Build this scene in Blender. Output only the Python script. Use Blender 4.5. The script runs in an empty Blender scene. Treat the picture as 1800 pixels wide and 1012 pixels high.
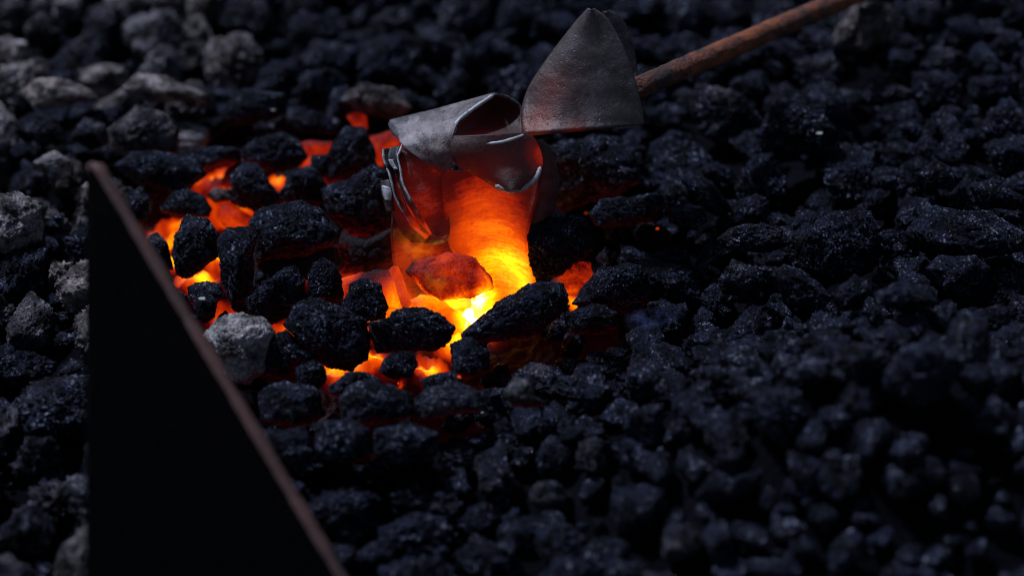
import bpy, bmesh, math, random
import numpy as np
from mathutils import Vector, Matrix

random.seed(11)
RNG = np.random.default_rng(11)
scene = bpy.context.scene
COL = scene.collection

# ------------------------------------------------------------------ camera, light, exposure
PITCH = math.radians(38.0)
DIST = 1.25
LENS = 85.0
cam_data = bpy.data.cameras.new('camera')
cam = bpy.data.objects.new('camera', cam_data)
COL.objects.link(cam)
CAM = Vector((0.0, -DIST * math.cos(PITCH), DIST * math.sin(PITCH)))
cam.location = CAM
cam.rotation_euler = (math.radians(90) - PITCH, 0, 0)
cam_data.lens = LENS
cam_data.sensor_width = 36.0
cam_data.clip_start = 0.02
cam_data.clip_end = 100
cam_data.dof.use_dof = True
cam_data.dof.focus_distance = 1.232
cam_data.dof.aperture_fstop = 3.3
cam_data.dof.aperture_blades = 0
scene.camera = cam

SUN_EL = math.radians(55)
SUN_AZ = math.radians(-44)         # measured from +Y (behind the fire) towards +X
sun_dir = Vector((math.sin(SUN_AZ) * math.cos(SUN_EL), math.cos(SUN_AZ) * math.cos(SUN_EL), math.sin(SUN_EL)))
world = bpy.data.worlds.new('World')
scene.world = world
world.use_nodes = True
wt = world.node_tree
wt.nodes.clear()
wo = wt.nodes.new('ShaderNodeOutputWorld')
wb = wt.nodes.new('ShaderNodeBackground')
sky = wt.nodes.new('ShaderNodeTexSky')
sky.sky_type = 'NISHITA'
sky.sun_disc = False
sky.sun_elevation = SUN_EL
sky.sun_rotation = SUN_AZ
wb.inputs['Strength'].default_value = 0.04
wt.links.new(sky.outputs[0], wb.inputs['Color'])
wt.links.new(wb.outputs[0], wo.inputs[0])

sd = bpy.data.lights.new('sun', 'SUN')
sd.energy = 3.2
sd.angle = math.radians(4)
sd.color = (0.72, 0.80, 1.0)
sun = bpy.data.objects.new('sun', sd)
COL.objects.link(sun)
sun.rotation_euler = sun_dir.to_track_quat('Z', 'Y').to_euler()

scene.view_settings.view_transform = 'Standard'
scene.view_settings.look = 'None'
scene.view_settings.exposure = 0.0
scene.view_settings.gamma = 1.0
scene.view_settings.use_curve_mapping = False
scene.render.engine = 'CYCLES'
scene.cycles.use_denoising = True
scene.cycles.filter_width = 1.0
scene.cycles.max_bounces = 6
scene.cycles.diffuse_bounces = 3
scene.cycles.glossy_bounces = 3
scene.cycles.volume_bounces = 0
scene.cycles.sample_clamp_indirect = 4.0

# ------------------------------------------------------------------ geometry of the view (to place things on the bed)
K = 36.0 / LENS / 1800.0
FWD = Vector((0, math.cos(PITCH), -math.sin(PITCH)))
RGT = Vector((1, 0, 0))
UPV = Vector((0, math.sin(PITCH), math.cos(PITCH)))

def ray(px, py):
    return FWD + RGT * ((px - 900) * K) - UPV * ((py - 506) * K)

def PD(px, py, d):
    return CAM + ray(px, py) * d

def bed(x, y):
    """height of the coal bed's top over the hearth, without the lumps"""
    z = 0.105 * 0.5 * (x + math.sqrt(x * x + 0.0016)) - 0.002
    z += 0.062 * math.exp(-(((x - 0.17) / 0.12) ** 2 + ((y + 0.14) / 0.075) ** 2))
    z += 0.012 * math.exp(-(((x + 0.22) / 0.07) ** 2 + ((y + 0.02) / 0.09) ** 2))
    return z

def PZ(px, py, h=0.0):
    r = ray(px, py)
    d = 1.25
    for _ in range(25):
        p = CAM + r * d
        z = bed(p.x, p.y) + h
        d = (z - CAM.z) / r.z * 0.6 + d * 0.4
    return CAM + r * d

def depth_of(p):
    return (Vector(p) - CAM).dot(FWD)

def project(p):
    v = Vector(p) - CAM
    d = v.dot(FWD)
    return 900 + v.dot(RGT) / d / K, 506 - v.dot(UPV) / d / K

# ------------------------------------------------------------------ numpy noise
_P = RNG.permutation(256)
_P = np.concatenate([_P, _P, _P])
_G = RNG.normal(size=(256, 3))
_G /= np.linalg.norm(_G, axis=1)[:, None]

def gnoise(p):
    i = np.floor(p).astype(np.int64)
    f = p - i
    i &= 255
    w = f * f * f * (f * (f * 6 - 15) + 10)
    out = np.zeros(len(p))
    for dx in (0, 1):
        wx = w[:, 0] if dx else 1 - w[:, 0]
        for dy in (0, 1):
            wy = w[:, 1] if dy else 1 - w[:, 1]
            for dz in (0, 1):
                wz = w[:, 2] if dz else 1 - w[:, 2]
                h = _P[_P[_P[(i[:, 0] + dx) & 255] + ((i[:, 1] + dy) & 255)] + ((i[:, 2] + dz) & 255)]
                g = _G[h]
                out += wx * wy * wz * (g[:, 0] * (f[:, 0] - dx) + g[:, 1] * (f[:, 1] - dy) + g[:, 2] * (f[:, 2] - dz))
    return out * 1.5

def fbm(p, octaves=3, gain=0.5):
    a, s, t = 1.0, 1.0, np.zeros(len(p))
    for _ in range(octaves):
        t += a * gnoise(p * s + 17.3 * s)
        a *= gain
        s *= 2.07
    return t

def pits(p):
    """small rounded pits, like the pores of coke"""
    n = gnoise(p)
    return -np.maximum(0.0, n - 0.12)

# ------------------------------------------------------------------ small helpers
_ICO = {}
def ico(sub):
    if sub not in _ICO:
        bm = bmesh.new()
        bmesh.ops.create_icosphere(bm, subdivisions=sub, radius=1.0)
        v = np.array([x.co[:] for x in bm.verts])
        v /= np.linalg.norm(v, axis=1)[:, None]
        f = np.array([[x.index for x in q.verts] for q in bm.faces])
        bm.free()
        _ICO[sub] = (v, f)
    return _ICO[sub]

def new_mesh(name, verts, faces, mat, smooth=True):
    me = bpy.data.meshes.new(name)
    me.from_pydata([tuple(v) for v in verts], [], [tuple(int(i) for i in f) for f in faces])
    me.materials.append(mat)
    if smooth:
        me.polygons.foreach_set('use_smooth', [True] * len(me.polygons))
    me.update()
    return me

def link(name, me, parent=None):
    o = bpy.data.objects.new(name, me)
    COL.objects.link(o)
    if parent is not None:
        o.parent = parent
    return o

def tag(o, label=None, cat=None, group=None, kind=None):
    if label: o['label'] = label
    if cat: o['category'] = cat
    if group: o['group'] = group
    if kind: o['kind'] = kind
    return o

class NT:
    """tiny node tree helper"""
    def __init__(self, tree): self.t = tree
    def n(self, typ, **kw):
        nd = self.t.nodes.new(typ)
        for k, v in kw.items():
            setattr(nd, k, v)
        return nd
    def l(self, a, b): self.t.links.new(a, b)
    def val(self, sock, v):
        if hasattr(v, 'is_linked') or isinstance(v, bpy.types.NodeSocket): self.l(v, sock)
        else: sock.default_value = v
    def math(self, op, a, b=None, c=None, clamp=False):
        m = self.n('ShaderNodeMath', operation=op, use_clamp=clamp)
        self.val(m.inputs[0], a)
        if b is not None: self.val(m.inputs[1], b)
        if c is not None: self.val(m.inputs[2], c)
        return m.outputs[0]
    def noise(self, vec, scale, detail=4, rough=0.55, dist=0.0):
        x = self.n('ShaderNodeTexNoise')
        if vec is not None: self.l(vec, x.inputs['Vector'])
        x.inputs['Scale'].default_value = scale
        x.inputs['Detail'].default_value = detail
        x.inputs['Roughness'].default_value = rough
        x.inputs['Distortion'].default_value = dist
        return x.outputs['Fac']
    def ramp(self, fac, stops, mode='LINEAR'):
        r = self.n('ShaderNodeValToRGB')
        r.color_ramp.interpolation = mode
        el = r.color_ramp.elements
        while len(el) > len(stops): el.remove(el[-1])
        while len(el) < len(stops): el.new(0.5)
        for e, (p, c) in zip(el, stops):
            e.position = p
            e.color = (c, c, c, 1) if not isinstance(c, tuple) else (*c, 1)
        self.l(fac, r.inputs[0])
        return r.outputs[0]
    def mixc(self, fac, a, b):
        m = self.n('ShaderNodeMix', data_type='RGBA')
        self.val(m.inputs[0], fac)
        for s, v in ((m.inputs[6], a), (m.inputs[7], b)):
            if isinstance(v, bpy.types.NodeSocket): self.l(v, s)
            else: s.default_value = (*v, 1)
        return m.outputs[2]

def new_mat(name):
    m = bpy.data.materials.new(name)
    m.use_nodes = True
    m.node_tree.nodes.clear()
    return m, NT(m.node_tree)

# light given off by a body of a given heat (0..1): dull red, orange, yellow, white
GLOW = [(0.00, (0, 0, 0)), (0.15, (0.006, 0.0002, 0.0003)), (0.30, (0.065, 0.0016, 0.0006)), (0.42, (0.38, 0.017, 0.001)),
        (0.54, (0.78, 0.062, 0.001)), (0.66, (1.2, 0.25, 0.0015)), (0.78, (2.1, 0.86, 0.004)), (0.90, (4.0, 2.3, 0.04)),
        (1.00, (14.0, 10.5, 4.5))]

def glow_nodes(T, heat):
    cols, strs = [], []
    for p, c in GLOW:
        m = max(c) or 1.0
        cols.append((p, tuple(x / m for x in c)))
        strs.append((p, min(1.0, max(c) / 14.0)))
    cols[0] = (0.0, (1.0, 0.03, 0.03))
    c = T.ramp(heat, cols)
    s = T.ramp(heat, strs)
    return c, T.math('MULTIPLY', s, 14.0)

def heat_field(T, spots, pos=None, flat=1.0):
    """heat at a point of the fire: falls off round each place where the air blast feeds it"""
    if pos is None:
        pos = T.n('ShaderNodeNewGeometry').outputs['Position']
    total = None
    if flat != 1.0:
        sc = T.n('ShaderNodeVectorMath', operation='MULTIPLY')
        T.l(pos, sc.inputs[0])
        sc.inputs[1].default_value = (1, 1, flat)
        pos = sc.outputs[0]
        spots = [((p[0], p[1], p[2] * flat), a, r) for (p, a, r) in spots]
    for (p, amp, rad) in spots:
        d = T.n('ShaderNodeVectorMath', operation='DISTANCE')
        T.l(pos, d.inputs[0])
        d.inputs[1].default_value = tuple(p)
        q = T.math('DIVIDE', d.outputs['Value'], rad)
        q = T.math('MULTIPLY', q, q)
        q = T.math('MULTIPLY', q, -1.0)
        q = T.math('EXPONENT', q)
        q = T.math('MULTIPLY', q, amp)
        total = q if total is None else T.math('SMOOTH_MAX', total, q, 0.12)
    return total

# ------------------------------------------------------------------ materials
def coal_material(firelight=None):
    m, T = new_mat('firelit_coal' if firelight else 'coal')
    tc = T.n('ShaderNodeTexCoord').outputs['Object']
    oi = T.n('ShaderNodeObjectInfo')
    off = T.n('ShaderNodeVectorMath', operation='ADD')
    T.l(tc, off.inputs[0])
    sc = T.n('ShaderNodeVectorMath', operation='SCALE')
    sc.inputs[0].default_value = (3.1, 5.7, 4.3)
    T.l(oi.outputs['Random'], sc.inputs['Scale'])
    T.l(sc.outputs[0], off.inputs[1])
    v = off.outputs[0]
    ash = T.n('ShaderNodeAttribute', attribute_type='OBJECT', attribute_name='ash').outputs['Fac']
    warm = T.n('ShaderNodeAttribute', attribute_type='OBJECT', attribute_name='warm').outputs['Fac']
    big = T.noise(v, 70, 5, 0.65)
    mid = T.noise(v, 320, 4, 0.65)
    fine = T.noise(v, 1100, 3, 0.7)
    grit = T.noise(v, 2600, 2, 0.7)
    base = T.mixc(T.ramp(mid, [(0.3, 0.0), (0.7, 1.0)]), (0.0035, 0.0048, 0.013), (0.029, 0.035, 0.066))
    ashc = T.mixc(warm, (0.54, 0.50, 0.50), (0.60, 0.46, 0.40))
    amt = T.math('ADD', T.math('MULTIPLY', big, 0.55), T.math('MULTIPLY', fine, 0.45))
    amt = T.math('ADD', amt, T.math('MULTIPLY', T.math('SUBTRACT', ash, 0.5), 0.62))
    amt = T.ramp(amt, [(0.40, 0.0), (0.74, 1.0)])
    amt = T.math('MULTIPLY', amt, T.math('ADD', 0.1, T.math('MULTIPLY', ash, 0.9)))
    colr = T.mixc(amt, base, ashc)
    # pale grains of ash and mineral; sparkle and patchy highlights put into the colour
    vo = T.n('ShaderNodeTexVoronoi')
    vo.inputs['Scale'].default_value = 1050
    T.l(v, vo.inputs['Vector'])
    sepc = T.n('ShaderNodeSeparateColor')
    T.l(vo.outputs['Color'], sepc.inputs[0])
    cell = sepc.outputs[0]
    sp = T.ramp(cell, [(0.86, 0.0), (0.90, 1.0)])
    patch = T.ramp(T.noise(v, 75, 4, 0.65), [(0.44, 0.04), (0.62, 1.0)])
    sp = T.math('MULTIPLY', sp, patch)
    colr = T.mixc(T.math('MULTIPLY', sp, 0.7), colr, (0.30, 0.31, 0.37))
    tone = T.math('MULTIPLY', T.math('ADD', 0.55, T.math('MULTIPLY', cell, 0.9)), T.ramp(T.noise(v, 95, 3, 0.6), [(0.40, 0.22), (0.62, 1.5)]))
    tn = T.n('ShaderNodeMix', data_type='RGBA', blend_type='MULTIPLY')
    tn.inputs[0].default_value = 1.0
    T.l(colr, tn.inputs[6]); T.l(tone, tn.inputs[7])
    colr = tn.outputs[2]
    b = T.n('ShaderNodeBsdfPrincipled')
    T.l(colr, b.inputs['Base Color'])
    T.l(T.ramp(sepc.outputs[1], [(0.0, 0.22), (0.10, 0.3), (0.16, 0.6), (1.0, 0.8)]), b.inputs['Roughness'])
    T.l(T.ramp(sepc.outputs[1], [(0.0, 0.8), (0.08, 0.6), (0.13, 0.14), (1.0, 0.08)]), b.inputs['Specular IOR Level'])
    hgt = T.math('ADD', T.math('MULTIPLY', mid, 1.0), T.math('ADD', T.math('MULTIPLY', fine, 0.75), T.math('ADD', T.math('MULTIPLY', grit, 0.3), T.math('MULTIPLY', sepc.outputs[2], 0.16))))
    bp = T.n('ShaderNodeBump')
    bp.inputs['Strength'].default_value = 0.95
    bp.inputs['Distance'].default_value = 0.0042
    T.l(hgt, bp.inputs['Height'])
    T.l(bp.outputs[0], b.inputs['Normal'])
    if firelight:  # red firelight on the nearby coals is put in as their own glow
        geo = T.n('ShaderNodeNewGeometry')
        h = heat_field(T, firelight, geo.outputs['Position'], 0.62)
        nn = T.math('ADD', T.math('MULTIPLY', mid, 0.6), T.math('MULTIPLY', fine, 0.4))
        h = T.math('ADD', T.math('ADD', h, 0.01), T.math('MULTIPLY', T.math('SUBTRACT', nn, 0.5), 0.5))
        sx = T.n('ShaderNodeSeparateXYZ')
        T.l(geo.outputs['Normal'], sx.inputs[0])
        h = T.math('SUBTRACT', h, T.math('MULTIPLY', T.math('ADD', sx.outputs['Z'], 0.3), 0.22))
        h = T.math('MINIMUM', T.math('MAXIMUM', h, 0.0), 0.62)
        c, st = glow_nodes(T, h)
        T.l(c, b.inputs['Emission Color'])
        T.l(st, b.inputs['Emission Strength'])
    o = T.n('ShaderNodeOutputMaterial')
    T.l(b.outputs[0], o.inputs[0])
    return m

def ember_material(name, spots, gain=1.0, bias=0.0, rough_heat=0.28, scale=120, facing=0.0, crust=(0.014, 0.010, 0.012)):
    m, T = new_mat(name)
    geo = T.n('ShaderNodeNewGeometry')
    pos = geo.outputs['Position']
    h = heat_field(T, spots, pos, 0.4)
    n1 = T.noise(pos, scale, 4, 0.6, 0.3)
    n2 = T.noise(pos, scale * 6, 3, 0.65)
    n = T.math('ADD', T.math('MULTIPLY', n1, 0.65), T.math('MULTIPLY', n2, 0.35))
    h = T.math('ADD', T.math('MULTIPLY', h, gain), bias)
    h = T.math('ADD', h, T.math('MULTIPLY', T.math('SUBTRACT', n, 0.5), rough_heat))
    if facing:
        # the side turned up to the open air is cooler than the side turned to the fire
        sx = T.n('ShaderNodeSeparateXYZ')
        T.l(geo.outputs['Normal'], sx.inputs[0])
        h = T.math('SUBTRACT', h, T.math('MULTIPLY', T.math('MAXIMUM', sx.outputs['Z'], 0.0), facing))
    h = T.math('MINIMUM', T.math('MAXIMUM', h, 0.0), 1.0)
    c, s = glow_nodes(T, h)
    b = T.n('ShaderNodeBsdfPrincipled')
    b.inputs['Base Color'].default_value = (*crust, 1)
    b.inputs['Roughness'].default_value = 0.8
    b.inputs['Specular IOR Level'].default_value = 0.2
    T.l(c, b.inputs['Emission Color'])
    T.l(s, b.inputs['Emission Strength'])
    bp = T.n('ShaderNodeBump')
    bp.inputs['Strength'].default_value = 0.9
    bp.inputs['Distance'].default_value = 0.003
    T.l(n, bp.inputs['Height'])
    T.l(bp.outputs[0], b.inputs['Normal'])
    o = T.n('ShaderNodeOutputMaterial')
    T.l(b.outputs[0], o.inputs[0])
    return m

def steel_material(name, spots, base_lo, base_hi, gain=1.0, bias=0.0, rough=(0.38, 0.62), metallic=0.35, streak=0.10, flaky=False):
    m, T = new_mat(name)
    geo = T.n('ShaderNodeNewGeometry')
    pos = geo.outputs['Position']
    tc = T.n('ShaderNodeTexCoord').outputs['Object']
    n1 = T.noise(tc, 55, 6, 0.65, 0.4)
    n2 = T.noise(tc, 420, 4, 0.7)
    n3 = T.noise(tc, 1500, 3, 0.7)
    # flakes of scale, drawn out along the bends
    mp = T.n('ShaderNodeMapping')
    mp.inputs['Rotation'].default_value = (0, math.radians(38), 0)
    mp.inputs['Scale'].default_value = (70, 50, 360)
    T.l(tc, mp.inputs['Vector'])
    fl = T.noise(mp.outputs[0], 1.0, 5, 0.65, 1.6)
    vo = T.n('ShaderNodeTexVoronoi')
    vo.inputs['Scale'].default_value = 260
    T.l(tc, vo.inputs['Vector'])
    pit = T.ramp(vo.outputs['Distance'], [(0.06, 0.0), (0.16, 1.0)])
    f = T.math('ADD', T.math('MULTIPLY', n1, 0.5), T.math('ADD', T.math('MULTIPLY', n2, 0.3), T.math('MULTIPLY', n3, 0.2)))
    colr = T.mixc(T.ramp(f, [(0.38, 0.0), (0.62, 1.0)]), base_lo, base_hi)
    grain = T.ramp(n3, [(0.60, 0.0), (0.68, 1.0)])
    colr = T.mixc(T.math('MULTIPLY', grain, 0.55), colr, (0.36, 0.34, 0.36))
    h = heat_field(T, spots, pos)
    h = T.math('ADD', T.math('MULTIPLY', h, gain), bias)
    # heat-tinted oxide, brown where the steel has been hot
    colr = T.mixc(T.ramp(h, [(0.05, 0.0), (0.26, 0.9)]), colr, (0.065, 0.022, 0.009))
    crk = T.math('ABSOLUTE', T.math('SUBTRACT', T.noise(mp.outputs[0], 0.55, 5, 0.65, 1.1), 0.5))
    crk = T.ramp(crk, [(0.0, 1.0), (0.035, 0.0)])
    hn = T.math('ADD', T.math('MULTIPLY', T.math('SUBTRACT', fl, 0.5), streak * 1.5), T.math('SUBTRACT', T.math('MULTIPLY', T.math('SUBTRACT', f, 0.5), streak * 2.4), T.math('MULTIPLY', crk, streak * 0.32)))
    h = T.math('ADD', h, T.math('MULTIPLY', hn, T.math('MULTIPLY', h, 1.8, clamp=True)))
    h = T.math('MINIMUM', T.math('MAXIMUM', h, 0.0), 1.0)
    c, s = glow_nodes(T, h)
    b = T.n('ShaderNodeBsdfPrincipled')
    T.l(colr, b.inputs['Base Color'])
    b.inputs['Metallic'].default_value = metallic
    T.l(T.ramp(n2, [(0.3, rough[0]), (0.7, rough[1])]), b.inputs['Roughness'])
    T.l(c, b.inputs['Emission Color'])
    T.l(s, b.inputs['Emission Strength'])
    bp = T.n('ShaderNodeBump')
    bp.inputs['Strength'].default_value = 0.55
    bp.inputs['Distance'].default_value = 0.0012
    hh = T.math('ADD', T.math('MULTIPLY', n2, 0.6), T.math('ADD', T.math('MULTIPLY', n3, 0.3), T.math('MULTIPLY', fl, 0.35 if flaky else 0.0)))
    hh = T.math('ADD', hh, T.math('SUBTRACT', T.math('MULTIPLY', pit, 0.45), T.math('MULTIPLY', crk, 0.15 if flaky else 0.0)))
    hh = T.math('ADD', hh, T.math('MULTIPLY', n1, 1.2))
    T.l(hh, bp.inputs['Height'])
    T.l(bp.outputs[0], b.inputs['Normal'])
    o = T.n('ShaderNodeOutputMaterial')
    T.l(b.outputs[0], o.inputs[0])
    return m

def rust_material(name, c_dark, c_rust, patch=(0.42, 0.58), scale=60, bump=0.0015, matte=False):
    m, T = new_mat(name)
    tc = T.n('ShaderNodeTexCoord').outputs['Object']
    n1 = T.noise(tc, scale, 6, 0.65, 0.3)
    n2 = T.noise(tc, scale * 9, 4, 0.7)
    n3 = T.noise(tc, scale * 30, 2, 0.7)
    f = T.math('ADD', T.math('MULTIPLY', n1, 0.72), T.math('MULTIPLY', n2, 0.28))
    colr = T.mixc(T.ramp(f, [(patch[0], 0.0), (patch[1], 1.0)]), c_dark, c_rust)
    colr = T.mixc(T.ramp(n2, [(0.35, 0.0), (0.75, 0.55)]), colr, tuple(x * 0.45 for x in c_rust))
    if not matte:
        colr = T.mixc(T.ramp(n3, [(0.68, 0.0), (0.75, 0.5)]), colr, (0.3, 0.28, 0.28))
    b = T.n('ShaderNodeBsdfPrincipled')
    if matte: b.inputs['Specular IOR Level'].default_value = 0.03
    T.l(colr, b.inputs['Base Color'])
    T.l(T.ramp(n2, [(0.3, 0.5), (0.7, 0.85)]), b.inputs['Roughness'])
    bp = T.n('ShaderNodeBump')
    bp.inputs['Strength'].default_value = 0.8
    bp.inputs['Distance'].default_value = bump
    T.l(T.math('ADD', T.math('MULTIPLY', n2, 0.7), T.math('MULTIPLY', f, 0.6)), bp.inputs['Height'])
    T.l(bp.outputs[0], b.inputs['Normal'])
    o = T.n('ShaderNodeOutputMaterial')
    T.l(b.outputs[0], o.inputs[0])
    return m

# ---- places where the fire burns: (px, py, height, heat, radius in mm)
def spots_from(rows):
    return [(PZ(px, py, h), amp, rad * 0.001) for (px, py, h, amp, rad) in rows]

EMBER_H = -0.026
FIRE_ROWS = [
    (835, 548, EMBER_H, 1.10, 19), (870, 500, EMBER_H, 0.93, 26), (760, 530, EMBER_H, 0.84, 30), (700, 535, EMBER_H, 0.74, 16), (935, 500, EMBER_H, 0.75, 15),
    (800, 585, EMBER_H, 0.86, 14),
    (285, 410, EMBER_H, 0.82, 15), (300, 455, EMBER_H, 0.80, 14), (390, 450, EMBER_H, 0.80, 15), (355, 490, EMBER_H, 0.80, 14),
    (265, 390, EMBER_H, 0.60, 14), (310, 385, EMBER_H, 0.66, 12), (335, 505, EMBER_H, 0.68, 12), (395, 545, EMBER_H, 0.62, 11),
    (378, 322, EMBER_H, 0.78, 13), (355, 332, EMBER_H, 0.62, 13), (405, 285, EMBER_H, 0.52, 16), (410, 380, EMBER_H, 0.66, 20), (385, 365, EMBER_H, 0.66, 13),
    (488, 326, EMBER_H, 0.78, 8), (575, 328, EMBER_H, 0.72, 8), (540, 290, EMBER_H, 0.74, 8),
    (550, 262, EMBER_H, 0.54, 20), (465, 244, EMBER_H, 0.48, 16), (412, 254, EMBER_H, 0.50, 12), (665, 262, EMBER_H, 0.56, 18), (690, 240, EMBER_H, 0.55, 15),
    (628, 212, EMBER_H, 0.42, 12),
    (525, 600, EMBER_H, 0.80, 8), (500, 575, EMBER_H, 0.66, 13), (590, 660, EMBER_H, 0.80, 11), (658, 640, EMBER_H, 0.82, 11), (625, 650, EMBER_H, 0.70, 13),
    (755, 640, EMBER_H, 0.83, 12), (805, 665, EMBER_H, 0.46, 6), (700, 668, EMBER_H, 0.6, 4), (605, 500, EMBER_H, 0.72, 14), (670, 560, EMBER_H, 0.72, 13),
    (1012, 525, EMBER_H, 0.78, 9), (1036, 458, EMBER_H, 0.80, 7), (1000, 480, EMBER_H, 0.50, 12), (945, 380, EMBER_H, 0.6, 10), (1155, 402, EMBER_H, 0.5, 4),
    (640, 470, EMBER_H, 0.40, 20), (545, 480, EMBER_H, 0.36, 22),
]
FIRE = spots_from(FIRE_ROWS)
FIRE_TOP = spots_from([(a, b, -0.008, d, e) for (a, b, c, d, e) in FIRE_ROWS])      # the same places, at the height of the coals glowing on top
M_COAL = coal_material()
M_FIRELIT = coal_material(FIRE)
M_EMBER = ember_material('ember', FIRE, 1.0, 0.0, 0.26, 130)
M_HOT = ember_material('glowing_coal', FIRE_TOP, 0.92, 0.0, 0.36, 150, 0.05)
M_RED = ember_material('red_coal', FIRE_TOP, 0.76, 0.0, 0.5, 170, 0.08)
M_BACK = ember_material('back_ember', [(PZ(560, 260), 0.425, 3.0), (PZ(1010, 524, -0.012), 0.74, 0.011), (PZ(548, 276, -0.01), 0.70, 0.005)], 1.0, 0.0, 0.55, 130, 0.10)
M_WARM = ember_material('dull_red_coal', FIRE, 0.85, -0.08, 0.34, 170, 0.28, (0.016, 0.012, 0.015))

# ------------------------------------------------------------------ coal lumps
def facet_radius(d, rng, planes=12, q=11.0):
    nrm = rng.normal(size=(planes, 3))
    nrm /= np.linalg.norm(nrm, axis=1)[:, None]
    nrm = np.concatenate([nrm, [[1, 0, 0], [-1, 0, 0], [0, 1, 0], [0, -1, 0], [0, 0, 1], [0, 0, -1]]])
    dist = rng.uniform(0.72, 1.0, len(nrm))
    dist[-6:] = 1.02
    a = np.maximum(d @ nrm.T, 0) / dist
    return (a ** q).sum(axis=1) ** (-1.0 / q)

def rough(d, rng, k=1.0):
    o = rng.uniform(0, 90, 3)
    r = 0.13 * k * fbm(d * 1.7 + o, 2)
    r += 0.085 * k * fbm(d * 4.6 + o, 3, 0.55)
    r += 0.055 * k * fbm(d * 13 + o, 3, 0.65)
    r += 0.16 * k * pits(d * 6.5 + o)
    r += 0.09 * k * pits(d * 17 + o)
    r += 0.030 * k * fbm(d * 34 + o, 2, 0.6)
    r += 0.05 * k * pits(d * 43 + o)
    return r

def lump_proto(seed, sub=6):
    rng = np.random.default_rng(seed)
    d, f = ico(sub)
    r = facet_radius(d, rng, int(rng.integers(8, 15)), float(rng.uniform(8, 16))) + rough(d, rng, (0.9, 1.25, 1.7)[seed % 3])
    v = d * r[:, None]
    s = np.array([rng.uniform(0.95, 1.2), rng.uniform(0.8, 1.0), rng.uniform(0.62, 0.82)])
    v = v * s
    lo, hi = v.min(0), v.max(0)
    v = (v - (lo + hi) / 2) / (hi - lo).max() * 2 / 60      # longest side about 33 mm
    return v, f

N_PROTO = 16
PROTO = [lump_proto(500 + i) for i in range(N_PROTO)]
PROTO_MESH = []

FOOT = []          # (x, y, radius, top height) of what already stands on the bed, for packing
def outlined_lump(pts, h, mat, name, label, cat, group=None, ash=0.1, warm=0.3, thick=0.5, sub=6, k=1.0, seed=0, grow=1.09):
    """a lump with its own outline as seen across the bed, standing at its place with a real thickness"""
    rng = np.random.default_rng(9000 + seed)
    P = np.array(pts, float)
    nxt = np.roll(P, -1, 0)
    cr = P[:, 0] * nxt[:, 1] - nxt[:, 0] * P[:, 1]
    A = cr.sum() / 2
    cx = ((P[:, 0] + nxt[:, 0]) * cr).sum() / (6 * A)
    cy = ((P[:, 1] + nxt[:, 1]) * cr).sum() / (6 * A)
    c = PZ(cx, cy, h)
    dep = depth_of(c)
    mm = dep * K
    X = (P[:, 0] - cx) * mm
    Y = -(P[:, 1] - cy) * mm
    # outline radius as a function of the angle, straight edges kept
    th = np.linspace(-math.pi, math.pi, 361)
    rad = np.zeros(361)
    n = len(P)
    for i, t in enumerate(th):
        dx, dy = math.cos(t), math.sin(t)
        best = 0
        for j in range(n):
            x1, y1, x2, y2 = X[j], Y[j], X[(j + 1) % n], Y[(j + 1) % n]
            ex, ey = x2 - x1, y2 - y1
            den = dx * ey - dy * ex
            if abs(den) < 1e-12: continue
            s = (x1 * ey - y1 * ex) / den
            u = (x1 * dy - y1 * dx) / den
            if s > 0 and -1e-6 <= u <= 1 + 1e-6: best = max(best, s)
        rad[i] = best
    ker = np.array([1, 2, 3, 2, 1.0]); ker /= ker.sum()
    rad = np.convolve(np.concatenate([rad[-5:-1], rad, rad[1:5]]), ker, 'same')[4:-4]
    d, f = ico(sub)
    ang = np.arctan2(d[:, 1], d[:, 0])
    rho = np.interp(ang, th, rad)
    fr = facet_radius(d, rng, 12, 11.0)
    hyp = np.hypot(d[:, 0], d[:, 1])
    inpl = np.where(hyp > 1e-6, hyp ** 0.86, 0)           # a little boxier than a ball
    flat = 0.35 + 0.65 * (1 - hyp)                        # facets mostly away from the outline
    body = 1 + (fr - 1) * flat
    nz = rough(d, rng, k * 0.75)
    size = math.sqrt(rad.mean() * rad.min() * 1.0 + 1e-12)
    T = thick * 2 * rad.mean()
    body = body * grow
    u = np.cos(ang) * rho * inpl * body
    w = np.sin(ang) * rho * inpl * body
    z = d[:, 2] * T * (0.75 + 0.25 * np.abs(d[:, 2])) * body
    v = np.stack([u, w, -z], 1) + d * np.array([1, 1, -1]) * (nz * size)[:, None]
    Rm = np.array([RGT[:], UPV[:], FWD[:]])               # rows: the lump's own axes, as it lies
    wv = v @ Rm
    me = new_mesh(name, wv, f if np.linalg.det(Rm) > 0 else f, mat)
    bm = bmesh.new(); bm.from_mesh(me); bmesh.ops.recalc_face_normals(bm, faces=bm.faces); bm.to_mesh(me); bm.free()
    o = link(name, me)
    o.location = c
    tag(o, label, cat, group)
    o['ash'] = float(ash); o['warm'] = float(warm)
    FOOT.append((c.x, c.y, 0.85 * rad.mean(), c.z + rad.mean() * 0.75))
    return o

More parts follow.
